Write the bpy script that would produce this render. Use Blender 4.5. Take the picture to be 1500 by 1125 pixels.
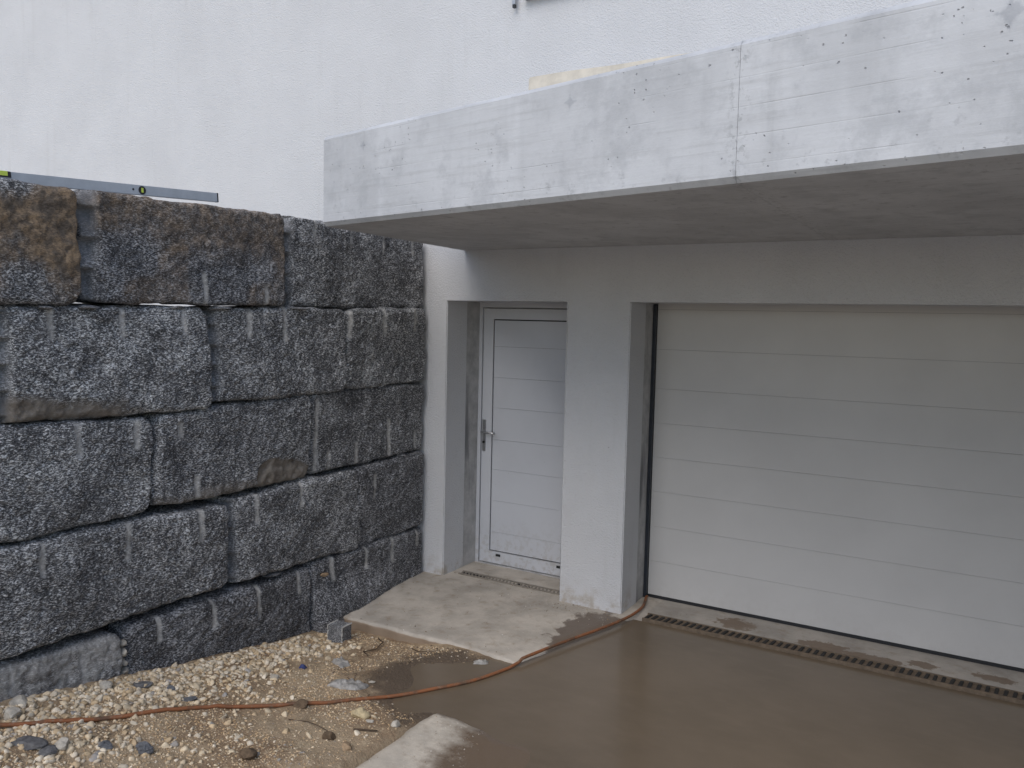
import bpy, bmesh, math, random
import numpy as np
from mathutils import Matrix, Vector

for o in list(bpy.data.objects):
    bpy.data.objects.remove(o)
S = bpy.context.scene
COL = S.collection
R = math.radians

# ------------------------------------------------------------------ camera
cam = bpy.data.cameras.new('camera')
cam.sensor_width = 36.0
cam.lens = 1194.2 / 1500 * 36.0
cam.clip_start = 0.05
cam.clip_end = 2000
camo = bpy.data.objects.new('camera', cam)
COL.objects.link(camo)
yaw, pitch, roll = 0.53296, 0.07819, 0.0225
f = Vector((-math.sin(yaw) * math.cos(pitch), math.cos(yaw) * math.cos(pitch), -math.sin(pitch)))
r = Vector((math.cos(yaw), math.sin(yaw), 0))
u = r.cross(f)
r2 = math.cos(roll) * r + math.sin(roll) * u
u2 = -math.sin(roll) * r + math.cos(roll) * u
camo.matrix_world = Matrix(((r2.x, u2.x, -f.x, 3.8765), (r2.y, u2.y, -f.y, -5.2579),
                            (r2.z, u2.z, -f.z, 2.0579), (0, 0, 0, 1)))
S.camera = camo

# ------------------------------------------------------------------ light: overcast day
SUN_DIR = Vector((0.06, -0.68, 0.73)).normalized()       # towards the sun
world = bpy.data.worlds.new('World')
S.world = world
world.use_nodes = True
wn, wl = world.node_tree.nodes, world.node_tree.links
wn.clear()
sky = wn.new('ShaderNodeTexSky')
sky.sky_type = 'NISHITA'
sky.sun_disc = False
sky.sun_elevation = math.asin(SUN_DIR.z)
sky.sun_rotation = math.atan2(SUN_DIR.x, SUN_DIR.y)
sky.air_density = 1.0
sky.dust_density = 1.2
sky.ozone_density = 1.0
hs = wn.new('ShaderNodeHueSaturation')
hs.inputs['Saturation'].default_value = 1.06
bg = wn.new('ShaderNodeBackground')
bg.inputs['Strength'].default_value = 0.10
wo = wn.new('ShaderNodeOutputWorld')
wl.new(sky.outputs[0], hs.inputs['Color'])
wl.new(hs.outputs[0], bg.inputs[0])
wl.new(bg.outputs[0], wo.inputs[0])
sl = bpy.data.lights.new('sun', 'SUN')
sl.energy = 1.05
sl.angle = R(50)
sl.color = (1.0, 0.97, 0.93)
so = bpy.data.objects.new('sun', sl)
COL.objects.link(so)
so.location = (0, 0, 20)
so.rotation_euler = SUN_DIR.to_track_quat('Z', 'Y').to_euler()
S.view_settings.view_transform = 'Standard'
S.view_settings.look = 'None'
S.view_settings.gamma = 1
S.view_settings.use_curve_mapping = False
S.view_settings.exposure = 0.62

# ------------------------------------------------------------------ numpy noise
def _hash(ix, iy, iz, seed):
    n = (ix.astype(np.uint32) * np.uint32(374761393) + iy.astype(np.uint32) * np.uint32(668265263)
         + iz.astype(np.uint32) * np.uint32(2246822519) + np.uint32((seed * 3266489917) & 0xffffffff))
    n = (n ^ (n >> np.uint32(13))) * np.uint32(1274126177)
    n = n ^ (n >> np.uint32(16))
    return n.astype(np.float64) / 4294967295.0 * 2 - 1

def vn(x, y, z, scale=1.0, seed=0):
    x = np.asarray(x, float) * scale + 913.7; y = np.asarray(y, float) * scale + 517.3
    z = np.asarray(z, float) * scale + 271.9
    x, y, z = np.broadcast_arrays(x, y, z)
    ix, iy, iz = np.floor(x).astype(np.int64), np.floor(y).astype(np.int64), np.floor(z).astype(np.int64)
    fx, fy, fz = x - ix, y - iy, z - iz
    fx, fy, fz = [t * t * t * (t * (t * 6 - 15) + 10) for t in (fx, fy, fz)]
    out = 0
    for a in (0, 1):
        for b in (0, 1):
            for c in (0, 1):
                w = (fx if a else 1 - fx) * (fy if b else 1 - fy) * (fz if c else 1 - fz)
                out = out + w * _hash(ix + a, iy + b, iz + c, seed)
    return out

def sm(a, b, x):
    t = np.clip((x - a) / (b - a), 0, 1)
    return t * t * (3 - 2 * t)

# ------------------------------------------------------------------ materials
class NT:
    def __init__(self, name):
        self.m = bpy.data.materials.new(name)
        self.m.use_nodes = True
        self.n, self.l = self.m.node_tree.nodes, self.m.node_tree.links
        self.b = self.n['Principled BSDF']
        g = self.n.new('ShaderNodeNewGeometry')
        self.pos = g.outputs['Position']
    def set(self, sock, v):
        if hasattr(v, 'is_linked'):
            self.l.new(v, sock)
        elif isinstance(v, (tuple, list)) and len(v) == 3 and sock.type == 'RGBA':
            sock.default_value = (*v, 1)
        else:
            sock.default_value = v
    def noise(self, scale, detail=3, rough=.55, vec=None, dist=0):
        t = self.n.new('ShaderNodeTexNoise')
        t.inputs['Scale'].default_value = scale
        t.inputs['Detail'].default_value = detail
        t.inputs['Roughness'].default_value = rough
        t.inputs['Distortion'].default_value = dist
        self.l.new(vec or self.pos, t.inputs['Vector'])
        return t.outputs[0]
    def vor(self, scale, vec=None, feature='F1', out=0):
        t = self.n.new('ShaderNodeTexVoronoi')
        t.feature = feature
        t.inputs['Scale'].default_value = scale
        self.l.new(vec or self.pos, t.inputs['Vector'])
        return t.outputs[out]
    def map(self, vec=None, loc=(0, 0, 0), rot=(0, 0, 0), sc=(1, 1, 1)):
        t = self.n.new('ShaderNodeMapping')
        t.inputs['Location'].default_value = loc
        t.inputs['Rotation'].default_value = rot
        t.inputs['Scale'].default_value = sc
        self.l.new(vec or self.pos, t.inputs['Vector'])
        return t.outputs[0]
    def xyz(self, vec=None):
        t = self.n.new('ShaderNodeSeparateXYZ')
        self.l.new(vec or self.pos, t.inputs[0])
        return t.outputs
    def mr(self, v, a, b, c=0., d=1.):
        t = self.n.new('ShaderNodeMapRange')
        t.interpolation_type = 'SMOOTHSTEP'
        for i, q in enumerate((v, a, b, c, d)):
            self.set(t.inputs[i], q)
        return t.outputs[0]
    def math(self, op, a, b=0.0, c=None):
        t = self.n.new('ShaderNodeMath')
        t.operation = op
        self.set(t.inputs[0], a); self.set(t.inputs[1], b)
        if c is not None: self.set(t.inputs[2], c)
        return t.outputs[0]
    def mix(self, fac, a, b, blend='MIX'):
        t = self.n.new('ShaderNodeMix')
        t.data_type = 'RGBA'; t.blend_type = blend
        self.set(t.inputs[0], fac); self.set(t.inputs[6], a); self.set(t.inputs[7], b)
        return t.outputs[2]
    def attr(self, name, out='Color'):
        t = self.n.new('ShaderNodeAttribute')
        t.attribute_name = name
        return t.outputs[out]
    def bump(self, h, dist=.01, strength=1.0, prev=None):
        t = self.n.new('ShaderNodeBump')
        t.inputs['Distance'].default_value = dist
        t.inputs['Strength'].default_value = strength
        self.l.new(h, t.inputs['Height'])
        if prev: self.l.new(prev, t.inputs['Normal'])
        return t.outputs[0]
    def done(self, col, rough=.8, normal=None, metal=0., spec=.5, **kw):
        self.set(self.b.inputs['Base Color'], col)
        self.set(self.b.inputs['Roughness'], rough)
        self.set(self.b.inputs['Metallic'], metal)
        self.set(self.b.inputs['Specular IOR Level'], spec)
        for k, v in kw.items():
            self.set(self.b.inputs[k.replace('_', ' ')], v)
        if normal: self.l.new(normal, self.b.inputs['Normal'])
        return self.m

def m_stucco():
    t = NT('white_stucco')
    x, y, z = t.xyz()
    big = t.noise(1.3, 4, .6)
    col = t.mix(t.mr(big, .35, .7), (.63, .63, .637), (.59, .59, .597))
    # splash dirt on the lowest hand's breadth of render and a few specks
    n = t.noise(9, 4, .65)
    foot = t.math('MULTIPLY', t.mr(z, .22, -.02), t.mr(n, .42, .66))
    col = t.mix(t.math('MULTIPLY', foot, .8), col, (.40, .34, .27))
    v = t.vor(9)
    spk = t.math('MULTIPLY', t.mr(v, .05, .03), t.mr(t.noise(3.1, 1), .52, .58))
    col = t.mix(t.math('MULTIPLY', spk, .6), col, (.25, .22, .2))
    g = t.noise(75, 3, .62)
    g2 = t.vor(120)
    drip = t.noise(3.0, 5, .65, t.map(sc=(2.4, 2.4, .22)))
    col = t.mix(t.mr(drip, .55, .75, 0, .22), col, (.47, .46, .44))
    nb = t.bump(g2, .003, .8, t.bump(g, .0075, .85))
    nb = t.bump(t.noise(2.2, 2), .02, .25, nb)
    return t.done(col, .92, nb, spec=.25)

def m_rawconc():
    t = NT('raw_jamb_concrete')
    n = t.noise(7, 6, .7)
    s = t.noise(5, 4, .6, t.map(sc=(1, 1, .15)))
    col = t.mix(t.mr(n, .3, .7), (.36, .355, .35), (.54, .53, .52))
    col = t.mix(t.mr(s, .55, .7), col, (.20, .20, .205))
    return t.done(col, .9, t.bump(t.noise(60, 5, .7), .004, .7), spec=.25)

ANG = math.atan2(-2.4036 + 1.6672, 3.9169 - .4514)

def m_canopy():
    t = NT('board_marked_concrete')
    q = t.map(loc=(0, 0, 0), rot=(0, 0, -ANG))
    gx, gy, gz = t.xyz(q)
    n1 = t.noise(1.6, 5, .62)
    col = t.mix(t.mr(n1, .32, .7), (.485, .487, .495), (.595, .597, .606))
    # soft vertical bleed marks of the casting
    st = t.noise(2.2, 3, .55, t.map(q, sc=(2.2, .5, .28)))
    col = t.mix(t.mr(st, .45, .85, 0, .6), col, (.66, .662, .672))
    # fine grain of the boards, running along the slab
    gr = t.noise(16, 5, .68, t.map(q, sc=(.10, 2.2, 2.2)))
    col = t.mix(t.mr(gr, .5, .72, 0, .35), col, (.36, .355, .35))
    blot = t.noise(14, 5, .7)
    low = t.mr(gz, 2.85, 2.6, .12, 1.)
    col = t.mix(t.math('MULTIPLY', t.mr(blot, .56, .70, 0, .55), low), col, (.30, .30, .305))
    mot = t.noise(4.2, 6, .7)
    col = t.mix(t.mr(mot, .48, .66, 0, .55), col, (.40, .405, .415))
    drip = t.noise(4.5, 4, .6, t.map(q, sc=(2.6, .6, .16)))
    col = t.mix(t.mr(drip, .5, .85, 0, .30), col, (.36, .36, .362))
    # board joints
    w = t.math('ADD', gz, t.math('MULTIPLY', t.noise(1.2, 2), .012))
    fr = t.math('FRACT', t.math('MULTIPLY', w, 1 / .104))
    ln = t.math('ABSOLUTE', t.math('SUBTRACT', fr, .5))
    jl = t.math('MULTIPLY', t.mr(ln, .035, .0), t.mr(t.noise(2.5, 3), .42, .62))
    frs = t.math('FRACT', t.math('MULTIPLY', gy, 1 / .40))
    lns = t.math('ABSOLUTE', t.math('SUBTRACT', frs, .5))
    jls = t.math('MULTIPLY', t.mr(lns, .012, .0), t.mr(t.noise(1.7, 3), .40, .55))
    jl = t.math('MAXIMUM', jl, jls)
    col = t.mix(t.math('MULTIPLY', jl, .16), col, (.33, .33, .33))
    # blow holes
    vd = t.n.new('ShaderNodeVectorMath'); vd.operation = 'MULTIPLY_ADD'
    nz = t.n.new('ShaderNodeTexNoise'); nz.inputs['Scale'].default_value = 45; t.l.new(t.pos, nz.inputs['Vector'])
    t.l.new(nz.outputs['Color'], vd.inputs[0]); vd.inputs[1].default_value = (.018, .018, .018); t.l.new(t.pos, vd.inputs[2])
    wv = vd.outputs[0]
    v1 = t.vor(13, wv); m1 = t.mr(t.noise(2.6, 2), .46, .60)
    h1 = t.math('MULTIPLY', t.mr(v1, .085, .05), m1)
    v2 = t.vor(34, wv); h2 = t.math('MULTIPLY', t.mr(v2, .15, .07), t.mr(t.noise(4, 3), .50, .60))
    hole = t.math('MAXIMUM', h1, h2)
    col = t.mix(t.math('MULTIPLY', hole, .6), col, (.17, .17, .175))
    # grey cross-shaped smudges left by the formwork ties
    star = None
    for sx, sz, ss in ((.82, 3.0, .045), (2.24, 3.0, .05), (3.86, 2.995, .075)):
        dx = t.math('ABSOLUTE', t.math('SUBTRACT', t.xyz()[0], sx))
        dz = t.math('ABSOLUTE', t.math('SUBTRACT', gz, sz))
        d = t.math('ADD', t.math('POWER', dx, .55), t.math('POWER', dz, .55))
        d = t.math('ADD', d, t.math('MULTIPLY', t.math('SUBTRACT', t.noise(40, 4, .7), .5), .22))
        k = t.mr(d, ss ** .55 * 1.02, ss ** .55 * .72)
        star = k if star is None else t.math('MAXIMUM', star, k)
    col = t.mix(t.math('MULTIPLY', star, .36), col, (.25, .26, .29))
    # crumbling along the pour joint
    jd = t.math('ABSOLUTE', t.math('SUBTRACT', t.xyz()[0], 3.0165))
    jm = t.math('MULTIPLY', t.mr(jd, .07, .0), t.mr(t.noise(34, 4, .7), .5, .62))
    col = t.mix(t.math('MULTIPLY', jm, .55), col, (.28, .28, .28))
    h = t.math('SUBTRACT', t.math('MULTIPLY', gr, .5), t.math('ADD', t.math('MULTIPLY', hole, 1.5), t.math('MULTIPLY', jl, .35)))
    nb = t.bump(h, .003, .8, t.bump(t.noise(45, 4, .6), .002, .6))
    return t.done(col, .85, nb, spec=.3)

def m_floor(name, wet=None, film=False, muddy=.5, light=(.40, .36, .31)):
    t = NT(name)
    x, y, z = t.xyz()
    n = t.noise(2.6, 6, .65); n2 = t.noise(11, 5, .65); n3 = t.noise(48, 4, .7)
    dark = tuple(c * .68 for c in light)
    col = t.mix(t.mr(n, .35, .68), light, dark)
    col = t.mix(t.mr(n2, .5, .75, 0, muddy), col, (.26, .195, .13))
    col = t.mix(t.mr(n3, .62, .72, 0, .5), col, (.60, .58, .54))
    col = t.mix(t.math('MULTIPLY', t.mr(t.vor(16), .07, .04), t.mr(n, .5, .56)), col, (.14, .11, .085))
    ro = .9
    if film:
        e = t.math('ADD', t.math('ADD', x, t.math('MULTIPLY', t.math('ADD', y, 2.1), .10)), t.math('MULTIPLY', t.math('SUBTRACT', t.noise(7, 6, .7), .5), .55))
        e2 = t.math('ADD', y, t.math('MULTIPLY', t.math('SUBTRACT', t.noise(6, 6, .7), .5), .25))
        fm = t.math('MULTIPLY', t.math('MAXIMUM', t.mr(e, 1.56, 1.84), t.mr(e2, -1.93, -1.86)), t.mr(y, -3.6, -3.0))
        col = t.mix(fm, col, (.165, .118, .079))
        ro = t.mr(fm, 0, 1, .9, .27)
    if wet:
        wm = None
        for cx, cy, rx, ry in wet:
            ws, wa = (15, 2.6) if name.startswith('thr') else (6.5, 1.7)
            dx = t.math('DIVIDE', t.math('SUBTRACT', x, cx), rx)
            dy = t.math('DIVIDE', t.math('SUBTRACT', y, cy), ry)
            d = t.math('SQRT', t.math('ADD', t.math('POWER', dx, 2.), t.math('POWER', dy, 2.)))
            d = t.math('ADD', d, t.math('MULTIPLY', t.math('SUBTRACT', t.noise(ws, 6, .7), .5), wa))
            k = t.mr(d, 1.05, .88)
            wm = k if wm is None else t.math('MAXIMUM', wm, k)
        col = t.mix(t.math('MULTIPLY', wm, .9), col, (.17, .11, .062) if name.startswith('thr') else (.12, .083, .055))
        ro = t.mr(wm, 0, 1, .9, .38)
    soil_ = t.math('MULTIPLY', t.mr(z, -.019, -.030), t.mr(y, -1.0, -1.06))
    if not film: col = t.mix(t.math('MULTIPLY', soil_, .85), col, (.27, .195, .13))
    nb = t.bump(n3, .003, .7, t.bump(n2, .006, .5))
    return t.done(col, ro, nb, spec=.4)

def m_granite(cobble=False):
    t = NT('granite_cobble' if cobble else 'split_granite')
    q = t.map(rot=(.6, 0, .3), sc=(1, .8, 1.9))
    a = t.noise(150 if cobble else 88, 7, .72, q, .5)
    b = t.noise(260 if cobble else 150, 4, .7)
    c = t.noise(5.0, 5, .65)
    e = t.noise(1.1, 2)
    k = t.math('ADD', a, t.math('MULTIPLY', t.math('SUBTRACT', c, .5), .22))
    k = t.math('ADD', k, t.math('MULTIPLY', t.math('SUBTRACT', b, .5), .20))
    col = t.mix(t.mr(k, .38, .53), (.038, .038, .041), (.15, .15, .155))
    col = t.mix(t.mr(k, .51, .585, 0, .45 if cobble else .97), col, (.80, .80, .80))
    if not cobble:
        sp = t.n.new('ShaderNodeSeparateColor')
        t.l.new(t.attr('mask'), sp.inputs[0])
        mark, brown, tan = sp.outputs
        oi = t.n.new('ShaderNodeObjectInfo')
        col = t.mix(1., col, t.mix(oi.outputs['Random'], (.72, .72, .74), (1.18, 1.18, 1.17)), 'MULTIPLY')
        dust = t.mr(t.noise(7, 5, .65), .5, .75, 0, .3)
        col = t.mix(dust, col, (.22, .22, .23))
        bn = t.noise(14, 6, .7)
        bcol = t.mix(t.mr(bn, .4, .65), (.15, .108, .07), (.45, .30, .165))
        bm = t.math('MULTIPLY', brown, t.mr(k, .30, .62, .35, .95))
        col = t.mix(bm, col, bcol)
        tcol = t.mix(t.mr(bn, .35, .65), (.20, .165, .13), (.32, .28, .235))
        col = t.mix(t.math('MULTIPLY', tan, .92), col, tcol)
        mcol = t.mix(t.mr(t.noise(60, 4, .7), .35, .65), (.47, .455, .43), (.74, .72, .69))
        col = t.mix(t.math('MULTIPLY', mark, .9), col, mcol)
        wt = t.attr('mask', 'Alpha')
        col = t.mix(wt, col, t.mix(a, (.15, .152, .16), (.42, .422, .43)))
    nb = t.bump(a, .003 if cobble else .013, .9, t.bump(b, .002 if cobble else .005, .8))
    return t.done(col, .75, nb, spec=.45)

def m_paint(name, c, rough=.42, dirt=0., dz=.5, grey=(.38, .35, .31)):
    t = NT(name)
    x, y, z = t.xyz()
    n = t.noise(1.7, 4, .6)
    col = t.mix(t.mr(n, .3, .75), c, tuple(v * .93 for v in c))
    if dirt:
        s = t.noise(22, 5, .7)
        low = t.mr(z, dz, 0.)
        d = t.math('MULTIPLY', t.math('POWER', low, 1.6), t.mr(s, .47, .62))
        col = t.mix(t.math('MULTIPLY', d, dirt), col, grey)
        v = t.vor(16)
        spk = t.math('MULTIPLY', t.mr(v, .07, .045), t.mr(t.noise(2.3, 1), .46, .52))
        col = t.mix(t.math('MULTIPLY', spk, .55 * dirt), col, (.18, .16, .14))
    sc = t.noise(3.2, 5, .7, t.map(sc=(1, 1, .5)))
    ro = t.mr(sc, .3, .7, rough, rough + .14)
    return t.done(col, ro, t.bump(t.noise(260, 2), .0006, .4), spec=.45)

def m_plain(name, c, rough=.6, metal=0., var=.25, sc=25, bump=0., **kw):
    t = NT(name)
    n = t.noise(sc, 5, .65)
    col = t.mix(t.mr(n, .3, .7), c, tuple(v * (1 - var) for v in c))
    nb = t.bump(t.noise(sc * 4, 4, .65), .003, bump) if bump else None
    return t.done(col, rough, nb, metal, **kw)

def m_soil():
    t = NT('tan_soil')
    n = t.noise(1.9, 6, .65); n2 = t.noise(16, 6, .7); n3 = t.noise(70, 4, .7)
    col = t.mix(t.mr(n, .38, .62), (.44, .335, .22), (.28, .192, .118))
    col = t.mix(t.mr(n2, .5, .7, 0, .7), col, (.58, .46, .31))
    col = t.mix(t.mr(n3, .60, .72, 0, .6), col, (.66, .55, .40))
    # damp grey mud near the water
    x, y, z = t.xyz()
    d = t.math('SQRT', t.math('ADD', t.math('POWER', t.math('DIVIDE', t.math('SUBTRACT', x, 1.42), .62), 2.),
                              t.math('POWER', t.math('DIVIDE', t.math('SUBTRACT', y, -1.55), .52), 2.)))
    d = t.math('ADD', d, t.math('MULTIPLY', t.math('SUBTRACT', t.noise(4.5, 5, .65), .5), .9))
    wm = t.mr(d, 1.1, .8)
    col = t.mix(wm, col, (.135, .10, .07))
    # unseen ground further out, coloured pale to bounce light under the canopy
    far = t.math('MAXIMUM', t.mr(y, -4.3, -5.2), t.math('MAXIMUM', t.mr(x, 7.0, 7.8), t.mr(x, -.3, -.6)))
    bounce_col = t.mix(t.mr(t.vor(30, out=1), .2, .8), (.60, .53, .43), (.76, .70, .60))
    col = t.mix(far, col, bounce_col)
    ro = t.mr(wm, 0, 1, .95, .55)
    h = t.math('ADD', n3, t.math('MULTIPLY', n2, 1.3))
    return t.done(col, ro, t.bump(h, .012, .9), spec=.3)

def m_pebble():
    t = NT('limestone_gravel')
    c = t.attr('tint')
    n = t.noise(55, 5, .7)
    col = t.mix(t.mr(n, .4, .7, 0, .4), c, (.36, .26, .16))
    return t.done(col, .9, t.bump(n, .004, .6), spec=.25)

def m_water():
    t = NT('muddy_water')
    x, y, z = t.xyz()
    n = t.noise(1.5, 5, .6); n2 = t.noise(6, 5, .65, t.map(rot=(0, 0, .5), sc=(1, 2.2, 1)))
    col = t.mix(t.mr(n, .33, .68), (.168, .127, .086), (.145, .110, .074))
    col = t.mix(t.mr(n2, .40, .85, 0, .3), col, (.205, .155, .108))
    ro = t.mr(n, .3, .7, .16, .27)
    nb = t.bump(t.noise(30, 3), .0012, .35, t.bump(n, .01, .12))
    return t.done(col, ro, nb, spec=.4)

M = dict(
    stucco=m_stucco(), raw=m_rawconc(), canopy=m_canopy(), granite=m_granite(), cobble=m_granite(True),
    landing=m_floor('landing_concrete', wet=[(1.66, -.42, .22, .42)], muddy=.55, light=(.55, .495, .425)),
    drive=m_floor('driveway_concrete', film=True, muddy=.45, light=(.64, .57, .47)),
    thresh=m_floor('threshold_concrete', muddy=.5, light=(.48, .435, .38),
                   wet=[(2.45, .27, .13, .10), (3.05, .20, .16, .08), (3.35, .17, .2, .06), (3.62, .24, .09, .05), (4.0, .26, .12, .05)]),
    soil=m_soil(), pebble=m_pebble(), water=m_water(),
    door=m_paint('white_door_paint', (.585, .595, .625), .4, .5, .6),
    garage=m_paint('white_garage_paint', (.57, .555, .535), .38, .12, .3),
    seal=m_plain('black_rubber', (.018, .019, .022), .55, sc=30),
    guide=m_plain('dark_guide_steel', (.045, .052, .065), .4, .4, sc=20),
    steel=m_plain('brushed_steel', (.50, .50, .51), .32, .9, .15, 60),
    dark=m_plain('dark_slot', (.02, .019, .018), .9, sc=40),
    grate=m_plain('muddy_iron', (.040, .036, .032), .75, .2, .5, 40, .4),
    dusty=m_plain('dusty_zinc', (.30, .265, .22), .75, .2, .3, 30, .3),
    mudfill=m_plain('silt', (.19, .14, .095), .7, 0, .4, 30, .8),
    level=m_plain('grey_anodised_aluminium', (.47, .50, .54), .5, 0., .12, 12),
    vial=m_plain('yellow_green_vial', (.62, .75, .10), .2, 0, .1, 30),
    black=m_plain('black_plastic', (.02, .02, .022), .5),
    hose=None, alu=m_plain('window_aluminium', (.42, .43, .45), .4, .5, .1),
    pine=m_plain('pale_pine_board', (.70, .64, .54), .8, 0, .25, 9, .4),
    glass=m_plain('window_glass', (.05, .06, .07), .05, 0, .05),
    edge=m_plain('chipped_pale_edge', (.55, .53, .49), .85, 0, .3, 60, .5),
    chip_grey=m_plain('grey_stone', (.17, .165, .165), .85, 0, .5, 45, .8),
    chip_blue=m_plain('blue_grey_stone', (.17, .175, .187), .8, 0, .5, 45, .8),
    white=m_plain('white_limestone', (.56, .51, .43), .9, 0, .35, 30, .8),
    cream=m_plain('cream_limestone', (.62, .50, .30), .9, 0, .3, 30, .8),
    tanrock=m_plain('tan_limestone', (.40, .28, .17), .9, 0, .4, 30, .8),
    clod=m_plain('brown_clod', (.17, .115, .07), .95, 0, .5, 40, 1.),
    film=m_plain('clear_plastic', (.54, .51, .47), .35, 0, .5, 45, 1., Transmission_Weight=.2),
    blue=m_plain('blue_plastic', (.03, .045, .16), .4), twig=m_plain('dry_twig', (.10, .065, .04), .9, 0, .4),
)
def m_hose():
    t = NT('orange_hose_rubber')
    n = t.noise(6, 5, .7); n2 = t.noise(40, 4, .7)
    col = t.mix(t.mr(n, .45, .68), (.27, .10, .038), (.105, .064, .04))
    col = t.mix(t.mr(n2, .52, .7, 0, .6), col, (.26, .18, .12))
    return t.done(col, .65, t.bump(n2, .002, .5))
M['hose'] = m_hose()

# ------------------------------------------------------------------ object helpers
def link(name, me, mat, parent=None, loc=None):
    o = bpy.data.objects.new(name, me)
    COL.objects.link(o)
    if mat is not None and not me.materials:
        me.materials.append(mat)
    if parent is not None:
        o.parent = parent
    if loc is not None:
        o.location = loc
    return o

def tag(o, label=None, cat=None, group=None, kind=None):
    if label: o['label'] = label
    if cat: o['category'] = cat
    if group: o['group'] = group
    if kind: o['kind'] = kind
    return o

def empty(name, loc=(0, 0, 0)):
    o = bpy.data.objects.new(name, None)
    o.empty_display_size = .2
    COL.objects.link(o)
    o.location = loc
    return o

def wloc(p):
    v = Vector((0, 0, 0))
    while p is not None:
        v += Vector(p.location); p = p.parent
    return v

def from_bm(name, bm, mat, parent=None, origin=None, bevel=0, smooth=False):
    """bm is in world coordinates; the object's origin becomes the middle of its base."""
    if bevel:
        bmesh.ops.bevel(bm, geom=[e for e in bm.edges if len(e.link_faces) == 2 and e.calc_face_angle(0) > .5],
                        offset=bevel, segments=2, affect='EDGES', clamp_overlap=True)
    bmesh.ops.recalc_face_normals(bm, faces=bm.faces)
    if origin is None:
        xs = [v.co for v in bm.verts]
        lo = Vector(min(c[i] for c in xs) for i in range(3)); hi = Vector(max(c[i] for c in xs) for i in range(3))
        origin = Vector(((lo.x + hi.x) / 2, (lo.y + hi.y) / 2, lo.z))
    origin = Vector(origin)
    bmesh.ops.translate(bm, verts=bm.verts, vec=-origin)
    me = bpy.data.meshes.new(name)
    bm.to_mesh(me); bm.free()
    if smooth:
        for p in me.polygons: p.use_smooth = True
    o = link(name, me, mat, parent)
    o.location = origin - (wloc(parent) if parent else Vector())
    return o

def addbox(bm, x0, x1, y0, y1, z0, z1):
    vs = [bm.verts.new(c) for c in ((x0, y0, z0), (x1, y0, z0), (x1, y1, z0), (x0, y1, z0),
                                    (x0, y0, z1), (x1, y0, z1), (x1, y1, z1), (x0, y1, z1))]
    for q in ((3, 2, 1, 0), (4, 5, 6, 7), (0, 1, 5, 4), (1, 2, 6, 5), (2, 3, 7, 6), (3, 0, 4, 7)):
        bm.faces.new([vs[i] for i in q])
    return vs

def box(name, x0, x1, y0, y1, z0, z1, mat, parent=None, bevel=0.):
    bm = bmesh.new()
    addbox(bm, x0, x1, y0, y1, z0, z1)
    return from_bm(name, bm, mat, parent, bevel=bevel)

def np_mesh(name, V, Q, mat, parent=None, origin=(0, 0, 0), smooth=False, tris=None, attr=None):
    """V (n,3) world verts, Q (m,4) quads (and tris)."""
    V = np.asarray(V, float) - np.array(origin)
    me = bpy.data.meshes.new(name)
    nq = 0 if Q is None else len(Q); nt = 0 if tris is None else len(tris)
    idx = np.concatenate([np.asarray(Q).ravel() if nq else np.zeros(0, int), np.asarray(tris).ravel() if nt else np.zeros(0, int)]).astype(np.int32)
    me.vertices.add(len(V)); me.vertices.foreach_set('co', V.astype(np.float32).ravel())
    me.loops.add(len(idx)); me.loops.foreach_set('vertex_index', idx)
    me.polygons.add(nq + nt)
    st = np.concatenate([np.arange(nq) * 4, nq * 4 + np.arange(nt) * 3]).astype(np.int32)
    me.polygons.foreach_set('loop_start', st)
    if smooth:
        me.polygons.foreach_set('use_smooth', np.ones(nq + nt, bool))
    me.update(calc_edges=True)
    if attr:
        for k, a in attr.items():
            at = me.attributes.new(k, 'FLOAT_COLOR', 'POINT')
            at.data.foreach_set('color', np.asarray(a, np.float32).ravel())
    me.validate()
    o = link(name, me, mat, parent)
    o.location = Vector(origin) - (wloc(parent) if parent else Vector())
    return o

def gridq(nx, ny):
    i, j = np.meshgrid(np.arange(nx - 1), np.arange(ny - 1), indexing='ij')
    a = (i * ny + j).ravel()
    return np.stack([a, a + ny, a + ny + 1, a + 1], 1)

def tube(bm, pts, rad, seg=10, caps=True):
    pts = [Vector(p) for p in pts]
    rings = []
    for i, p in enumerate(pts):
        d = (pts[min(i + 1, len(pts) - 1)] - pts[max(i - 1, 0)]).normalized()
        a = d.cross(Vector((0, 0, 1)))
        if a.length < 1e-3: a = Vector((1, 0, 0))
        a.normalize(); b = a.cross(d)
        rr = rad[i] if isinstance(rad, (list, tuple)) else rad
        rings.append([bm.verts.new(p + rr * (math.cos(t) * a + math.sin(t) * b))
                      for t in (2 * math.pi * k / seg for k in range(seg))])
    for A, B in zip(rings, rings[1:]):
        for k in range(seg):
            bm.faces.new((A[k], A[(k + 1) % seg], B[(k + 1) % seg], B[k]))
    if caps:
        bm.faces.new(rings[0]); bm.faces.new(rings[-1])

# ------------------------------------------------------------------ terrain
def zg(x, y):
    zw = np.interp(y, [-12, -8, -3.3, -2.7, -2.0, -1.13, -.9], [1.2, .95, .231, .137, .028, -.092, -.11])
    zd = np.interp(y, [-12, -8, -2.6, -1.85, -1.1], [1.0, .6, .035, -.012, -.03])
    t = sm(0, 1.45, x)
    return zw * (1 - t) + zd * t

def zrough(x, y):
    return .010 * vn(x, y, 0, 5, 3) + .007 * vn(x, y, 0, 13, 4) + .004 * vn(x, y, 0, 30, 5)

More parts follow.
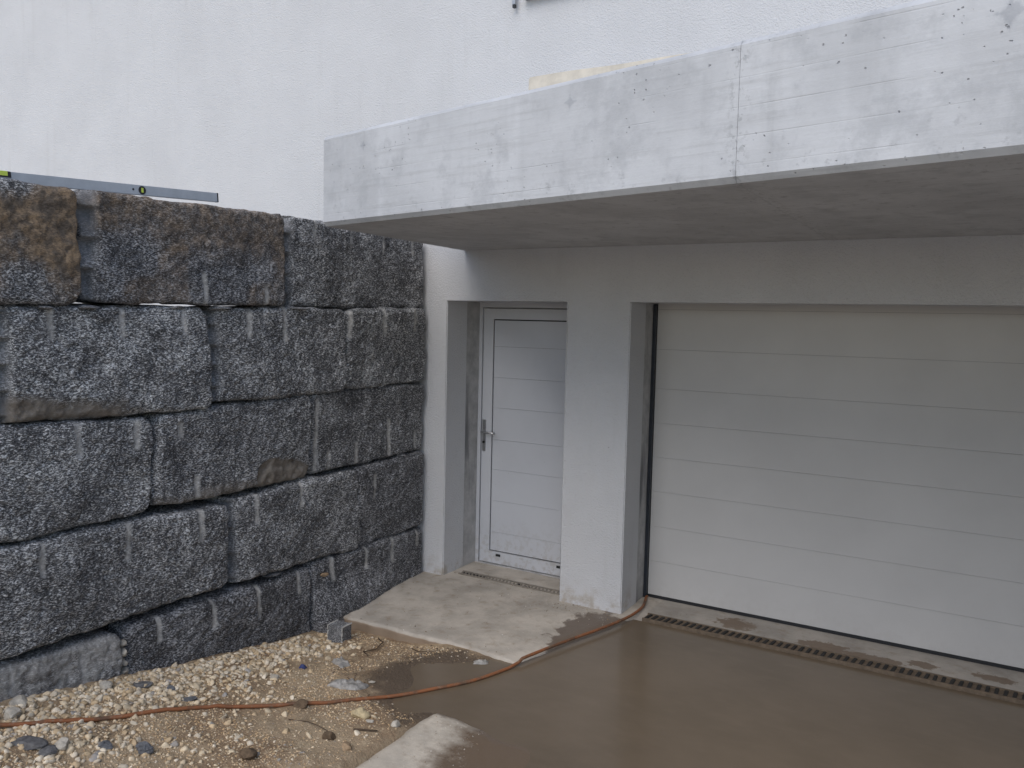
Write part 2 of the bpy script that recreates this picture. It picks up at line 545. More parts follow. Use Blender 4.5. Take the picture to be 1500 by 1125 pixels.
def zground(x, y):
    x = np.asarray(x, float); y = np.asarray(y, float)
    z = zg(x, y) + zrough(x, y) * sm(-.9, -1.2, y)
    z = z - .16 * sm(1.44, 1.52, x) * sm(-12.5, -11.5, y)                       # drops below the driveway sheet
    z = np.where(y > -1.0, np.minimum(z, -.16), z)
    d = np.sqrt(((x - 1.50) / .46) ** 2 + ((y + 1.50) / .42) ** 2) + .22 * vn(x, y, 0, 5, 71)
    berm = -.020 + .045 * np.clip(d - 1, -.6, .5)
    k = sm(.75, 1.15, x) * sm(1.50, 1.44, x) * sm(-2.5, -2.1, y)
    z = np.where((y < -1.0) & (x < 1.5), z * (1 - k) + np.maximum(z * sm(.9, 1.3, d) + (1 - sm(.9, 1.3, d)) * -.05, berm) * k, z)
    back = 1.0 + .06 * vn(x, y, 0, 2, 8)
    k = sm(-.18, -.40, x)
    return z * (1 - k) + back * k

def spaced(lo, hi, fine, far):
    a = list(np.arange(lo, hi, fine)) + [hi]
    s, p = fine, hi
    while p < far:
        s *= 1.5; p += s; a.append(p)
    s, p = fine, lo
    while p > -far:
        s *= 1.5; p -= s; a.insert(0, p)
    return np.array(a)

gx, gy = spaced(-.45, 1.56, .022, 150), spaced(-4.6, -.95, .022, 150)
X, Y = np.meshgrid(gx, gy, indexing='ij')
gnd = np_mesh('ground', np.stack([X, Y, zground(X, Y)], -1).reshape(-1, 3), gridq(len(gx), len(gy)), M['soil'], smooth=True)
tag(gnd, kind='structure')

# driveway: concrete sheet with a real edge
def zdrive(x, y):
    z = -.046 + .037 * sm(-1.80, -1.93, y + .03 * vn(x, y, 0, 6, 22)) * sm(2.7, 1.7, x + .15 * vn(x, y, 0, 3, 23))
    z = z + .10 * np.clip(-3.2 - y, 0, 20)
    return z + .003 * vn(x, y, 0, 6, 21)
dx = np.concatenate([np.arange(1.46, 2.6, .03), np.arange(2.6, 7.6, .25)])
dy = np.concatenate([np.arange(-11.5, -3.2, .3), np.arange(-3.2, .012, .035), [.012]])
X, Y = np.meshgrid(dx, dy, indexing='ij')
Z = zdrive(X, Y)
X = X + np.where(X < 1.461, .012 * vn(X, Y, 0, 8, 5) + .006 * vn(X, Y, 0, 30, 6), 0)
V = np.stack([X, Y, Z], -1)
nx, ny = len(dx), len(dy)
side = V[0].copy(); side[:, 2] -= .14; side[:, 0] += .0
Vall = np.concatenate([V.reshape(-1, 3), side])
a = np.arange(ny - 1); b0 = nx * ny
Qs = np.stack([a, a + 1, b0 + a + 1, b0 + a], 1)
drv = np_mesh('driveway', Vall, np.concatenate([gridq(nx, ny), Qs]), M['drive'], smooth=True)
tag(drv, kind='structure')

# concrete landing in front of the side door, its front edge standing free of the soil
lx = np.concatenate([np.arange(-.02, 1.86, .024), [1.86]]); ly = np.concatenate([np.arange(-1.10, 0.5, .024), [.53]])
X, Y = np.meshgrid(lx, ly, indexing='ij')
Z = .0 - .012 * sm(-.2, -1.1, Y) * sm(1.2, .0, X) - .06 * sm(1.40, 1.66, X - .28 * (Y + 1.1)) + .0025 * vn(X, Y, 0, 5, 31) + .0015 * vn(X, Y, 0, 22, 32)
Z = Z - .004 * sm(-1.075, -1.10, Y)
Y2 = Y + np.where(Y < -1.06, .006 * vn(X, 0, 0, 3, 33) + .006 * vn(X, 0, 0, 24, 34), 0)
nx, ny = len(lx), len(ly)
V = np.stack([X, Y2, Z], -1)
fr1 = V[:, 0].copy(); fr1[:, 2] -= .03; fr1[:, 1] += .006 + .008 * vn(fr1[:, 0], 0, 0, 18, 35)
fr2 = V[:, 0].copy(); fr2[:, 2] = -.25; fr2[:, 1] -= .01
Vall = np.concatenate([V.reshape(-1, 3), fr1, fr2])
i = np.arange(nx - 1); b1 = nx * ny; b2 = b1 + nx
Qs = np.concatenate([np.stack([i * ny, b1 + i, b1 + i + 1, (i + 1) * ny], 1), np.stack([b1 + i, b2 + i, b2 + i + 1, b1 + i + 1], 1)])
lnd = np_mesh('landing', Vall, np.concatenate([gridq(nx, ny), Qs]), M['landing'], smooth=False)
tag(lnd, kind='structure')

thr = box('threshold', 1.86, 5.3, .137, .60, -.2, 0., M['thresh'], bevel=.006)
tag(thr, kind='structure')

# muddy water standing at the foot of the ramp: level sheet, the banks cut its outline
WL = -.020
wx = np.arange(1.0, 7.5, .05); wy = np.concatenate([np.arange(-3.2, .0, .05), [.008]])
X, Y = np.meshgrid(wx, wy, indexing='ij')
V = np.stack([X, Y, np.full_like(X, WL)], -1).reshape(-1, 3)
wat = np_mesh('puddle', V, gridq(len(wx), len(wy)), M['water'], smooth=True)
tag(wat, kind='structure')

# ------------------------------------------------------------------ house
A, B, Cc, D2, LINT = .172, 1.222, 1.711, 5.25, 2.20
ZS, TH = 2.583, .515
house = empty('house', (0, 0, 0))
tag(house, 'white rendered house with concrete canopy above side door and garage', 'house')
bm = bmesh.new()
def quad(bm, *ps): return bm.faces.new([bm.verts.new(p) for p in ps])
WX0, WX1 = .90, 2.7; WZ0, WZ1 = 4.36, 5.7
xs = [-9, A, WX0, B, Cc, WX1, D2, 9]
zs = [-.4, LINT, WZ0, WZ1, 6.6]
def is_open(x, z):
    if z < LINT and (A < x < B or Cc < x < D2): return True
    return WX0 < x < WX1 and WZ0 < z < WZ1
for x0, x1 in zip(xs, xs[1:]):
    for z0, z1 in zip(zs, zs[1:]):
        if not is_open((x0 + x1) / 2, (z0 + z1) / 2):
            quad(bm, (x0, 0, z0), (x1, 0, z0), (x1, 0, z1), (x0, 0, z1))
DP = .28                                           # plastered part of the reveal
for x, s in ((A, 1), (B, -1), (Cc, 1), (D2, -1)):
    quad(bm, (x, 0, -.4), (x, DP, -.4), (x, DP, LINT), (x, 0, LINT))
for x0, x1 in ((A, B), (Cc, D2)):
    quad(bm, (x0, 0, LINT), (x1, 0, LINT), (x1, DP, LINT), (x0, DP, LINT))
for x in (WX0, WX1): quad(bm, (x, 0, WZ0), (x, .2, WZ0), (x, .2, WZ1), (x, 0, WZ1))
for z in (WZ0, WZ1): quad(bm, (WX0, 0, z), (WX1, 0, z), (WX1, .2, z), (WX0, .2, z))
# sides, back
quad(bm, (-9, 0, -.4), (-9, 9, -.4), (-9, 9, 6.6), (-9, 0, 6.6)); quad(bm, (9, 0, -.4), (9, 9, -.4), (9, 9, 6.6), (9, 0, 6.6))
quad(bm, (-9, 9, -.4), (9, 9, -.4), (9, 9, 6.6), (-9, 9, 6.6))
bmesh.ops.remove_doubles(bm, verts=bm.verts, dist=1e-4)
from_bm('wall', bm, M['stucco'], house, (0, 0, 0), bevel=.007)
# bare concrete behind the plaster in the reveals
def jamb(x0, x1, z1):
    bm = bmesh.new()
    for x, s in ((x0, 1), (x1, -1)):
        addbox(bm, min(x - s * .006, x - s * .06), max(x - s * .006, x - s * .06), DP - .01, .62, -.4, z1 + .02)
    addbox(bm, x0 - .006, x1 + .006, DP - .01, .62, z1 + .006, z1 + .06)
    from_bm('bare_jamb', bm, M['raw'], house)
jamb(A, B, LINT); jamb(Cc, D2, LINT)
box('roof', -9.4, 9.4, -.4, 9.4, 6.603, 6.9, M['canopy'], house)

# canopy slab, cast in two lengths with a joint
def fy(x): return -1.6672 + (x - .4514) * math.tan(ANG)
def canopy(x0f, x0b, x1f, x1b):
    bm = bmesh.new()
    plan = [(x0f, fy(x0f)), (x1f, fy(x1f)), (x1b, -.003), (x0b, -.003)]
    lo = [bm.verts.new((x, y, ZS)) for x, y in plan]; hi = [bm.verts.new((x, y, ZS + TH)) for x, y in plan]
    bm.faces.new(lo[::-1]); bm.faces.new(hi)
    for k in range(4): bm.faces.new((lo[k], lo[(k + 1) % 4], hi[(k + 1) % 4], hi[k]))
    es = [e for e in bm.edges if all(abs(v.co.y - fy(v.co.x)) < 1e-4 for v in e.verts) and abs(e.verts[0].co.z - e.verts[1].co.z) < 1e-4]
    bmesh.ops.bevel(bm, geom=es, offset=.022, segments=1, affect='EDGES')
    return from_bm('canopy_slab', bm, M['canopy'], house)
canopy(.4514, .3215, 3.0158, 2.9808)
canopy(3.0172, 2.9822, 7.6, 7.6)
box('unseen_shade_wall', 5.7, 6.0, -3.4, -.004, -.3, ZS - .003, M['stucco'], house)  # unseen wall, added to shade the right side of the puddle

# side door
YD = .485
door = None
bm = bmesh.new()
L0, L1, Z0, Z1 = .205, 1.19, .012, 2.150
i0, i1, j0, j1 = .300, 1.095, .112, 2.063
for q in ((L0, i0, Z0, Z1), (i1, L1, Z0, Z1), (i0, i1, Z0, j0), (i0, i1, j1, Z1)):
    addbox(bm, q[0], q[1], YD, YD + .06, q[2], q[3])
bmesh.ops.remove_doubles(bm, verts=bm.verts, dist=1e-5)
door = from_bm('door', bm, M['door'], house)
bm = bmesh.new()
for q in ((.168, .199, -.0, 2.204), (1.196, 1.224, -.0, 2.204), (.199, 1.196, 2.158, 2.204)):
    addbox(bm, q[0], q[1], YD - .012, YD + .075, q[2], q[3])
from_bm('frame', bm, M['door'], door, bevel=.003)
box('backing', i0 - .02, i1 + .02, YD + .02, YD + .05, j0 - .02, j1 + .02, M['dark'], door)
jz = [j0, .277, .544, .808, 1.060, 1.327, 1.580, 1.837, j1]
for k in range(8):
    box('panel', i0 + .009, i1 - .009, YD + .006, YD + .03, jz[k] + (.0010 if k else .009), jz[k + 1] - (.0006 if k < 7 else .010), M['door'], door, bevel=.0025)
# handle: long plate, lever and lock cylinder
bm = bmesh.new(); addbox(bm, .231 - .015, .231 + .015, YD - .010, YD + .001, .958, 1.222)
from_bm('handle_plate', bm, M['steel'], door, bevel=.006)
bm = bmesh.new()
tube(bm, [(.231, YD - .005, 1.122), (.231, YD - .045, 1.122), (.236, YD - .058, 1.122), (.25, YD - .062, 1.122), (.30, YD - .062, 1.121), (.352, YD - .060, 1.120), (.362, YD - .05, 1.120)], .0095, 10)
from_bm('handle', bm, M['steel'], door, smooth=True)
bm = bmesh.new(); bmesh.ops.create_cone(bm, cap_ends=True, segments=16, radius1=.011, radius2=.011, depth=.008, matrix=Matrix.Translation((.231, YD - .012, 1.033)) @ Matrix.Rotation(R(90), 4, 'X'))
from_bm('lock_cylinder', bm, M['dark'], door)
for x in (.39, .965): box('drain_cap', x - .022, x + .022, YD - .004, YD + .004, .075, .095, M['dark'], door, bevel=.002)
box('door_sill', A - .002, B + .002, YD - .02, .60, -.03, .006, M['raw'], house)

# garage door
YG = .466
gd = box('garage_door', Cc + .03, D2 - .03, YG + .012, YG + .045, .01, 2.3, M['guide'], house)
gz = [.022, .280, .544, .808, 1.066, 1.322, 1.577, 1.868, 2.16, 2.42]
for k in range(9):
    bm = bmesh.new()
    addbox(bm, Cc + .022, D2 - .022, YG, YG + .03, gz[k] + .0007, gz[k + 1] - .0007)
    from_bm('panel', bm, M['garage'], gd, bevel=.0018)
for x0, x1 in ((Cc - .004, Cc + .019), (D2 - .019, D2 + .004)):
    box('side_seal', x0, x1, YG - .03, YG + .04, .0, 2.195, M['guide'], gd, bevel=.003)
box('bottom_seal', Cc + .02, D2 - .02, YG - .006, YG + .03, .001, .021, M['seal'], gd, bevel=.004)

# window above the canopy, only its lower edge shows
bm = bmesh.new()
for q in ((WX0, WX0 + .07, WZ0, WZ1), (WX1 - .07, WX1, WZ0, WZ1), (WX0 + .07, WX1 - .07, WZ0, WZ0 + .07), (WX0 + .07, WX1 - .07, WZ1 - .07, WZ1)):
    addbox(bm, q[0], q[1], .12, .19, q[2], q[3])
win = from_bm('window', bm, M['alu'], house)
box('pane', WX0 + .07, WX1 - .07, .145, .16, WZ0 + .07, WZ1 - .07, M['glass'], win)
box('sill', WX0 - .075, WX1 + .075, -.06, .12, WZ0 - .005, WZ0 + .025, M['alu'], win, bevel=.004)
box('guide_rail', .733, .757, -.05, -.022, 4.33, 5.75, M['alu'], win, bevel=.003)
box('rail_end', .735, .755, -.048, -.024, 4.308, 4.329, M['black'], win)
box('rail_bracket', .733, .757, -.0215, .01, 4.9, 4.93, M['alu'], win)

# ------------------------------------------------------------------ dry stone wall of granite blocks
wallo = empty('stone_wall', (-.2, -2.0, -.2))
tag(wallo, 'dry stacked wall of rough dark granite blocks beside the side door', 'wall')

def stone(seed, quad4, x0=0.0, depth=.42, marks=(), steps=None, brown=None, tan=None, tilt=0., flare=None, gap=.003, res=.0095, rnd=1., back=1., pale=None):
    TL, TR, BR, BL = [np.array(p, float) for p in quad4]
    w = (np.linalg.norm(TR - TL) + np.linalg.norm(BR - BL)) / 2; h = (np.linalg.norm(TL - BL) + np.linalg.norm(TR - BR)) / 2
    nu, nv = max(8, int(w / res)), max(8, int(h / res))
    uu, vv = np.meshgrid(np.linspace(0, 1, nu), np.linspace(0, 1, nv), indexing='ij')
    P = (BL * (1 - uu[..., None]) + BR * uu[..., None]) * (1 - vv[..., None]) + (TL * (1 - uu[..., None]) + TR * uu[..., None]) * vv[..., None]
    y, z = P[..., 0], P[..., 1]
    dl, dr, db, dt = uu * w, (1 - uu) * w, vv * h, (1 - vv) * h
    # outline: inset, rounded corners, chipped edges
    o1 = lambda s, sc: vn(y, z, seed * 3.1, sc, seed + s)
    fl = lambda d: sm(.09, 0, d)
    rg = .010
    y = y + fl(dl) * (gap + rg * (.7 + o1(1, 7)) + .006 * o1(2, 28)) - fl(dr) * (gap + rg * (.7 + o1(3, 7)) + .006 * o1(4, 28))
    z = z + fl(db) * (gap * .2 + .005 * (.1 + o1(5, 5)) + .005 * o1(6, 25)) - fl(dt) * (gap * .2 + .005 * (.1 + o1(7, 5)) + .006 * o1(8, 22))
    rr = .048 * rnd
    for a, sy in ((dl, 1), (dr, -1)):
        for b, sz in ((db, 1), (dt, -1)):
            k = np.clip(1 - a / rr, 0, 1) * np.clip(1 - b / rr, 0, 1)
            y = y + sy * k * rr * .32; z = z + sz * k * rr * .32
    e = np.minimum(np.minimum(dl, dr), np.minimum(db, dt)) + .012 * vn(y, z, 0, 14, seed + 9)
    x = np.full_like(y, x0)
    x = x + .030 * vn(y, z, seed, 2.2, seed + 10) + .008 * vn(y, z, seed, 6, seed + 11)
    rough = .0040 * vn(y + z * .5, z - y * .3, seed, 17, seed + 12) + .0055 * vn(y + z * .4, z - y * .4, seed, 36, seed + 13) + .0045 * vn(y, z, seed, 62, seed + 14)
    # broken facets
    fac = np.abs(vn(y * .8 + z * .6, z * .8 - y * .6, seed, 9, seed + 15))
    rough = rough - .006 * np.clip(.35 - fac, 0, 1) / .35
    x = x + tilt * (z - z.mean())
    edge = np.clip(1 - e / .022, 0, 1.3)
    x = x - .012 * edge ** 2
    mark = np.zeros_like(y); smooth = np.zeros_like(y); step = np.zeros_like(y)
    for (my, mt, mb) in marks:
        wob = .006 * vn(z, 0, my, 12, seed + 40)
        lean = .03 * math.sin(my * 37 + seed)
        d = np.abs(y - my - wob - lean * (z - (mt + mb) / 2))
        wid = .0150 + .003 * math.sin(my * 51)
        k = sm(wid * 1.35, wid * .6, d) * sm(mb - .015, mb + .012, z) * sm(mt + .02, mt - .005, z)
        x = x - .008 * k * sm(0, 1, k)
        smooth = np.maximum(smooth, k)
        mark = np.maximum(mark, k * (.85 + .4 * vn(y, z, 3, 30, seed + 41)))
    if steps:
        sideLR, sw, per, ph = steps
        a = dl if sideLR == 'L' else dr
        sww = sw * (1 + .35 * vn(z, 0, 2, 6, seed + 50))
        k = sm(sww, sww * .72, a)
        saw = np.mod((z + ph) / per, 1.0)
        x = x - k * (.022 + .050 * sm(.0, .9, saw) * sm(1.0, .95, saw) + .02 * (1 - a / sww).clip(0, 1))
        smooth = np.maximum(smooth, k * .85); step = k * (.6 + .4 * sm(.2, .8, saw))
    x = x + rough * (1 - .8 * smooth)
    if flare:
        x = x + flare(y, z)
    mb_ = np.zeros_like(y); mt_ = np.zeros_like(y)
    if brown is not None: mb_ = np.clip(brown(y, z, seed), 0, 1)
    if tan is not None:
        mt_ = np.clip(tan(y, z, seed), 0, 1); x = x - .012 * mt_ * (1 + .6 * vn(y, z, 0, 25, seed + 60))
    if pale is not None: mark = np.maximum(mark, pale(y, z, seed))
    F = np.stack([x, y, z], -1)
    msk = np.stack([np.clip(mark, 0, 1), mb_, mt_, np.clip(step, 0, 1) * .85], -1)
    ring = np.concatenate([np.arange(nu) * nv, (nu - 1) * nv + np.arange(1, nv), (np.arange(nu - 2, -1, -1)) * nv + nv - 1, np.arange(nv - 2, 0, -1)])
    base = F.reshape(-1, 3); mbase = msk.reshape(-1, 4)
    VV = [base]; MM = [mbase]; QQ = [gridq(nu, nv)]
    cen = base[ring].mean(0); prev = ring; n = len(ring); off = len(base)
    for dep, sh in ((.035, -.003), (.10, -.008), (.22, -.010), (depth, -.004)):
        rgv = base[ring].copy()
        rgv[:, 0] = rgv[:, 0] * (1 - min(1, dep / .1)) + x0 * min(1, dep / .1) - dep
        d = rgv[:, 1:] - cen[1:]; d /= np.linalg.norm(d, axis=1)[:, None] + 1e-9
        q = (sh - .012) * back - .010 * vn(rgv[:, 0], rgv[:, 1], rgv[:, 2], 9, seed + 70)
        rgv[:, 1:] -= d * np.clip(q, -.022, .01)[:, None]
        VV.append(rgv); MM.append(mbase[ring] * .3)
        cur = off + np.arange(n); off += n
        QQ.append(np.stack([prev, np.roll(prev, -1), np.roll(cur, -1), cur], 1)[:, ::-1])
        prev = cur
    VV.append(np.array([[x0 - depth, cen[1], cen[2]]])); MM.append(np.zeros((1, 4)))
    T = np.stack([prev, np.roll(prev, -1), np.full(n, off)], 1)[:, ::-1]
    V = np.concatenate(VV)
    Q = np.concatenate(QQ)
    o = np_mesh('stone_block', V, Q[:, ::-1] if False else Q, M['granite'], wallo, (x0, float(cen[1]), float(V[:, 2].min())), smooth=False, tris=T, attr={'mask': np.concatenate(MM)})
    return o

def br_all(k): return lambda y, z, s: k * sm(-.55, .35, vn(y, z, s, 2.6, s + 80) + .35 * vn(y, z, s, 9, s + 81))
def br_A(y, z, s): return 1.3 * sm(2.16, 2.42, z + .16 * vn(y, z, s, 4, 5)) * sm(-.6, .1, vn(y, z, s, 4, s + 80) + .3)
def br_B(y, z, s): return .55 * sm(2.2, 2.62, z + .25 * vn(y, z, s, 3, 6)) + .35 * sm(.0, .5, vn(y, z, s, 5, 7))
def tan_D(y, z, s): return sm(1.665, 1.60, z + .025 * vn(y, z, s, 9, 2) + (y + 3.25) * .085) * sm(-2.55, -2.75, y)
def tan_H(y, z, s):
    d = np.sqrt(((y + 1.53) / .24) ** 2 + ((z - 1.03) / .12) ** 2) + .35 * vn(y, z, s, 7, 3)
    return sm(1.08, .98, d) + .6 * sm(1.06, 1.0, z + .03 * vn(y, z, s, 6, 4))
def pale_M(y, z, s): return .5 * sm(-.25, .5, vn(y, z, s, 6, 19) + .5 * vn(y, z, s, 24, 20)) * sm(-3.6, -3.3, y)
def tan_M(y, z, s): return .35 * sm(-.35, .4, vn(y, z, s, 5, 9) + .4 * vn(y, z, s, 16, 10))

ST = [
 # seed, quad TL TR BR BL, kwargs
 (1, [(-3.95, 2.62), (-2.862, 2.645), (-2.866, 2.088), (-3.95, 2.07)], dict(brown=br_A, rnd=1.3)),
 (2, [(-2.848, 2.654), (-1.508, 2.684), (-1.519, 2.120), (-2.862, 2.096)], dict(back=.1, brown=br_B, marks=[(-2.151, 2.276, 2.107), (-1.699, 2.228, 2.111)], steps=('L', .085, .155, .06))),
 (3, [(-1.489, 2.688), (-.03, 2.669), (-.035, 2.136), (-1.500, 2.116)], dict(x0=-.025, steps=('L', .05, .13, .02), marks=[(-1.262, 2.70, 2.552), (-.897, 2.69, 2.525), (-.527, 2.69, 2.532), (-.174, 2.69, 2.535)])),
 (4, [(-3.262, 2.066), (-2.105, 2.084), (-2.096, 1.514), (-3.272, 1.532)], dict(tan=tan_D, marks=[(-3.022, 2.07, 1.914), (-2.639, 2.08, 1.921), (-2.279, 2.085, 1.937)], steps=('L', .06, .12, .0))),
 (5, [(-2.089, 2.086), (-.962, 2.106), (-.958, 1.545), (-2.089, 1.545)], dict(marks=[(-1.822, 2.10, 1.915), (-1.536, 2.10, 1.891)], steps=('L', .055, .12, .05))),
 (6, [(-.960, 2.106), (-.03, 2.125), (-.03, 1.563), (-.956, 1.545)], dict(marks=[(-.93, 2.11, 1.909), (-.573, 2.12, 1.931), (-.206, 2.13, 1.956)], gap=.003)),
 (7, [(-3.95, 1.523), (-2.454, 1.488), (-2.480, .978), (-3.95, .985)], dict(marks=[(-2.905, 1.52, 1.332), (-2.569, 1.50, 1.331)], rnd=1.2)),
 (8, [(-2.448, 1.492), (-1.288, 1.530), (-1.281, .990), (-2.463, .992)], dict(tan=tan_H, marks=[(-2.308, 1.443, 1.367), (-2.198, 1.118, .968)], rnd=1.2)),
 (9, [(-1.281, 1.532), (-.03, 1.543), (-.025, 1.016), (-1.275, .990)], dict(x0=-.015, marks=[(-1.225, 1.49, .991), (-1.097, 1.117, .969), (-.816, 1.149, .986), (-.465, 1.289, 1.013), (-.142, 1.166, 1.041)], gap=.003)),
 (10, [(-3.95, .968), (-1.994, .926), (-1.981, .445), (-3.95, .425)], dict(x0=.015, marks=[(-3.106, .96, .787), (-2.641, .955, .749), (-2.2, .95, .749)])),
 (11, [(-1.975, .938), (-.829, .960), (-.817, .384), (-1.957, .436)], dict(marks=[(-1.778, .97, .774), (-1.397, .97, .787)], steps=('L', .04, .16, .03))),
 (12, [(-.827, .963), (-.022, .987), (-.022, .394), (-.813, .387)], dict(marks=[(-.663, .903, .724)], gap=.003)),
 (13, [(-3.95, .39), (-2.696, .374), (-2.684, -.08), (-3.95, -.08)], dict(x0=.02, tan=tan_M, pale=pale_M, marks=[(-3.251, .40, .246), (-2.903, .36, .10)])),
 (14, [(-2.655, .379), (-1.284, .365), (-1.270, -.25), (-2.645, -.25)], dict(x0=.02, tilt=-.04, marks=[(-2.465, .40, .244), (-2.119, .40, .218), (-1.779, .39, .175), (-1.414, .40, .216)])),
 (15, [(-1.274, .377), (-.02, .366), (-.02, -.25), (-1.259, -.25)], dict(x0=.01, flare=lambda y, z: .10 * sm(.28, -.02, z) * sm(-.1, -1.1, y), marks=[(-1.084, .39, .219), (-.763, .40, .225), (-.441, .394, .196), (-.115, .39, .238)])),
 # beyond the left edge of the photograph
 (16, [(-5.3, 2.59), (-3.97, 2.60), (-3.97, 2.08), (-5.3, 2.08)], dict(brown=br_all(.8), res=.03)),
 (17, [(-5.3, 2.05), (-3.29, 2.05), (-3.29, 1.53), (-5.3, 1.52)], dict(res=.02)),
 (18, [(-5.3, 1.50), (-3.97, 1.51), (-3.97, .985), (-5.3, .985)], dict(res=.03)),
 (19, [(-5.3, .965), (-3.97, .968), (-3.97, .425), (-5.3, .425)], dict(res=.03)),
 (20, [(-5.3, .40), (-3.97, .39), (-3.97, -.08), (-5.3, -.08)], dict(res=.03)),
]
for sd, q, kw in ST:
    stone(sd, q, **kw)

# ------------------------------------------------------------------ loose rock shapes
def rock_mesh(name, size, seed, sub=3, rough=.25, facets=6):
    bm = bmesh.new()
    bmesh.ops.create_icosphere(bm, subdivisions=sub, radius=1)
    rng = np.random.default_rng(seed)
    P = np.array([v.co[:] for v in bm.verts])
    for k in range(facets):
        n = rng.normal(size=3); n /= np.linalg.norm(n); d = rng.uniform(.45, .8)
        s = P @ n
        P = P - np.clip(s - d, 0, None)[:, None] * n
    P = P * (1 + rough * .5 * vn(P[:, 0], P[:, 1], P[:, 2], 1.6, seed) + rough * .25 * vn(P[:, 0], P[:, 1], P[:, 2], 4, seed + 1) + rough * .12 * vn(P[:, 0], P[:, 1], P[:, 2], 9, seed + 2))[:, None]
    P = P * np.array(size) / 2
    P[:, 2] -= P[:, 2].min()
    for v, p in zip(bm.verts, P): v.co = p
    me = bpy.data.meshes.new(name); bm.to_mesh(me); bm.free()
    return me

def gz1(x, y): return float(zground(np.array([x]), np.array([y]))[0])
def rock(name, label, cat, x, y, size, mat, seed, rz=0., sink=.25, z=None, group=None, **kw):
    me = rock_mesh(name, size, seed, **kw)
    o = link(name, me, mat)
    o.location = (x, y, (gz1(x, y) if z is None else z) - sink * size[2])
    o.rotation_euler = (0, 0, rz)
    tag(o, label, cat, group)
    return o

# shims wedged in the bed joints
for k, (y, z, s) in enumerate([(-3.05, 2.070, (.14, .085, .034)), (-2.84, 2.076, (.14, .14, .026)), (-1.40, 2.104, (.14, .22, .026)), (-2.02, 2.09, (.12, .16, .022)), (-2.30, 2.086, (.12, .14, .022)),
                               (-.90, .395, (.10, .12, .020)), (-.30, 1.0, (.1, .13, .022)), (-1.62, .405, (.12, .18, .020)), (-.16, .995, (.1, .1, .02)), (-1.2, .30, (.05, .07, .03))]):
    me = rock_mesh('shim_stone', s, 300 + k, sub=2, rough=.3)
    o = link('shim_stone', me, M['tanrock'] if k in (5, 9) else M['cobble'], wallo)
    o.location = Vector((-.03 if k < 9 else .03, y, z - s[2] / 2)) - wloc(wallo)
# pebbles packed in the gap between two lowest blocks
for k, (z, s) in enumerate([(.10, .055), (.150, .062), (.205, .055), (.255, .06), (.305, .045)]):
    me = rock_mesh('pebble', (s * 1.5, s, s), 340 + k, sub=2, rough=.25)
    o = link('pebble', me, M['white'], wallo)
    o.location = Vector((-.02, -2.672, z - s / 2)) - wloc(wallo)

# ------------------------------------------------------------------ gravel: limestone chippings, one mass
def scatter(name, n, smin, smax, power, region, dens, sub, seed, label, tints, squash=.62, sink=.48, zf=None):
    rng = np.random.default_rng(seed)
    protos = []
    for k in range(14):
        me = rock_mesh('tmp', (1, .8, squash), seed * 50 + k, sub=sub, rough=.3, facets=7)
        v = np.zeros(len(me.vertices) * 3); me.vertices.foreach_get('co', v)
        fcs = np.array([p.vertices[:] for p in me.polygons])
        protos.append((v.reshape(-1, 3) - np.array([0, 0, squash * .4]), fcs)); bpy.data.meshes.remove(me)
    x = rng.uniform(region[0], region[1], n); y = rng.uniform(region[2], region[3], n)
    keep = rng.uniform(size=n) < dens(x, y)
    x, y = x[keep], y[keep]; n = len(x)
    s = smin + (smax - smin) * rng.uniform(size=n) ** power
    z = (zf or zground)(x, y)
    VV, TT, CC = [], [], []; off = 0
    kind = rng.integers(0, 14, n); ang = rng.uniform(0, 6.28, n); tl = rng.normal(0, .35, (n, 2))
    ti = rng.choice(len(tints), n, p=[t[1] for t in tints]); val = rng.uniform(.72, 1.18, n)
    for i in range(n):
        pv, pf = protos[kind[i]]
        ca, sa = math.cos(ang[i]), math.sin(ang[i])
        P = pv * s[i]
        P = np.stack([P[:, 0] * ca - P[:, 1] * sa, P[:, 0] * sa + P[:, 1] * ca, P[:, 2] + P[:, 0] * tl[i, 0] + P[:, 1] * tl[i, 1]], 1)
        P += np.array([x[i], y[i], z[i] + s[i] * squash * (.4 - sink) * 1.0])
        VV.append(P); TT.append(pf + off); off += len(pv)
        c = np.array([*tints[ti[i]][0], 1.0]); c[:3] *= val[i]
        CC.append(np.repeat(c[None], len(pv), 0))
    o = np_mesh(name, np.concatenate(VV), None, M['pebble'], tris=np.concatenate(TT), attr={'tint': np.concatenate(CC)})
    return tag(o, label, 'gravel', kind='stuff')

def edge_ok(x, y): return (x > .05 - .04 * (y > -1.3)) & (x < 1.43) & (y < -1.13)
def wetd(x, y): return np.sqrt(((x - 1.42) / .58) ** 2 + ((y + 1.55) / .50) ** 2) + .35 * vn(x, y, 0, 4, 71)
def d_coarse(x, y):
    band = sm(.62, .12, x + .16 * vn(x, y, 0, 3, 70)) * sm(-1.2, -1.75, y)
    far = .55 * sm(-.1, .5, vn(x, y, 0, 2.2, 72)) * sm(1.2, .6, x) * sm(-1.6, -2.1, y)
    return np.where(edge_ok(x, y) & (wetd(x, y) > 1.25), np.clip(band + far, 0.02, 1), 0)
def d_fine(x, y):
    return np.where(edge_ok(x, y) & (wetd(x, y) > .95), .35 + .65 * sm(-.4, .5, vn(x, y, 0, 3, 73)), 0)
TN = [((.71, .585, .41), .40), ((.76, .665, .52), .34), ((.60, .455, .285), .23), ((.38, .36, .34), .03)]
scatter('gravel', 13000, .018, .056, 2.0, (.02, 1.45, -4.4, -1.1), d_coarse, 2, 3, 'cream limestone chippings heaped along the foot of the granite wall', TN)
TF = [((.66, .50, .32), .40), ((.72, .60, .43), .26), ((.50, .345, .195), .28), ((.34, .30, .26), .06)]
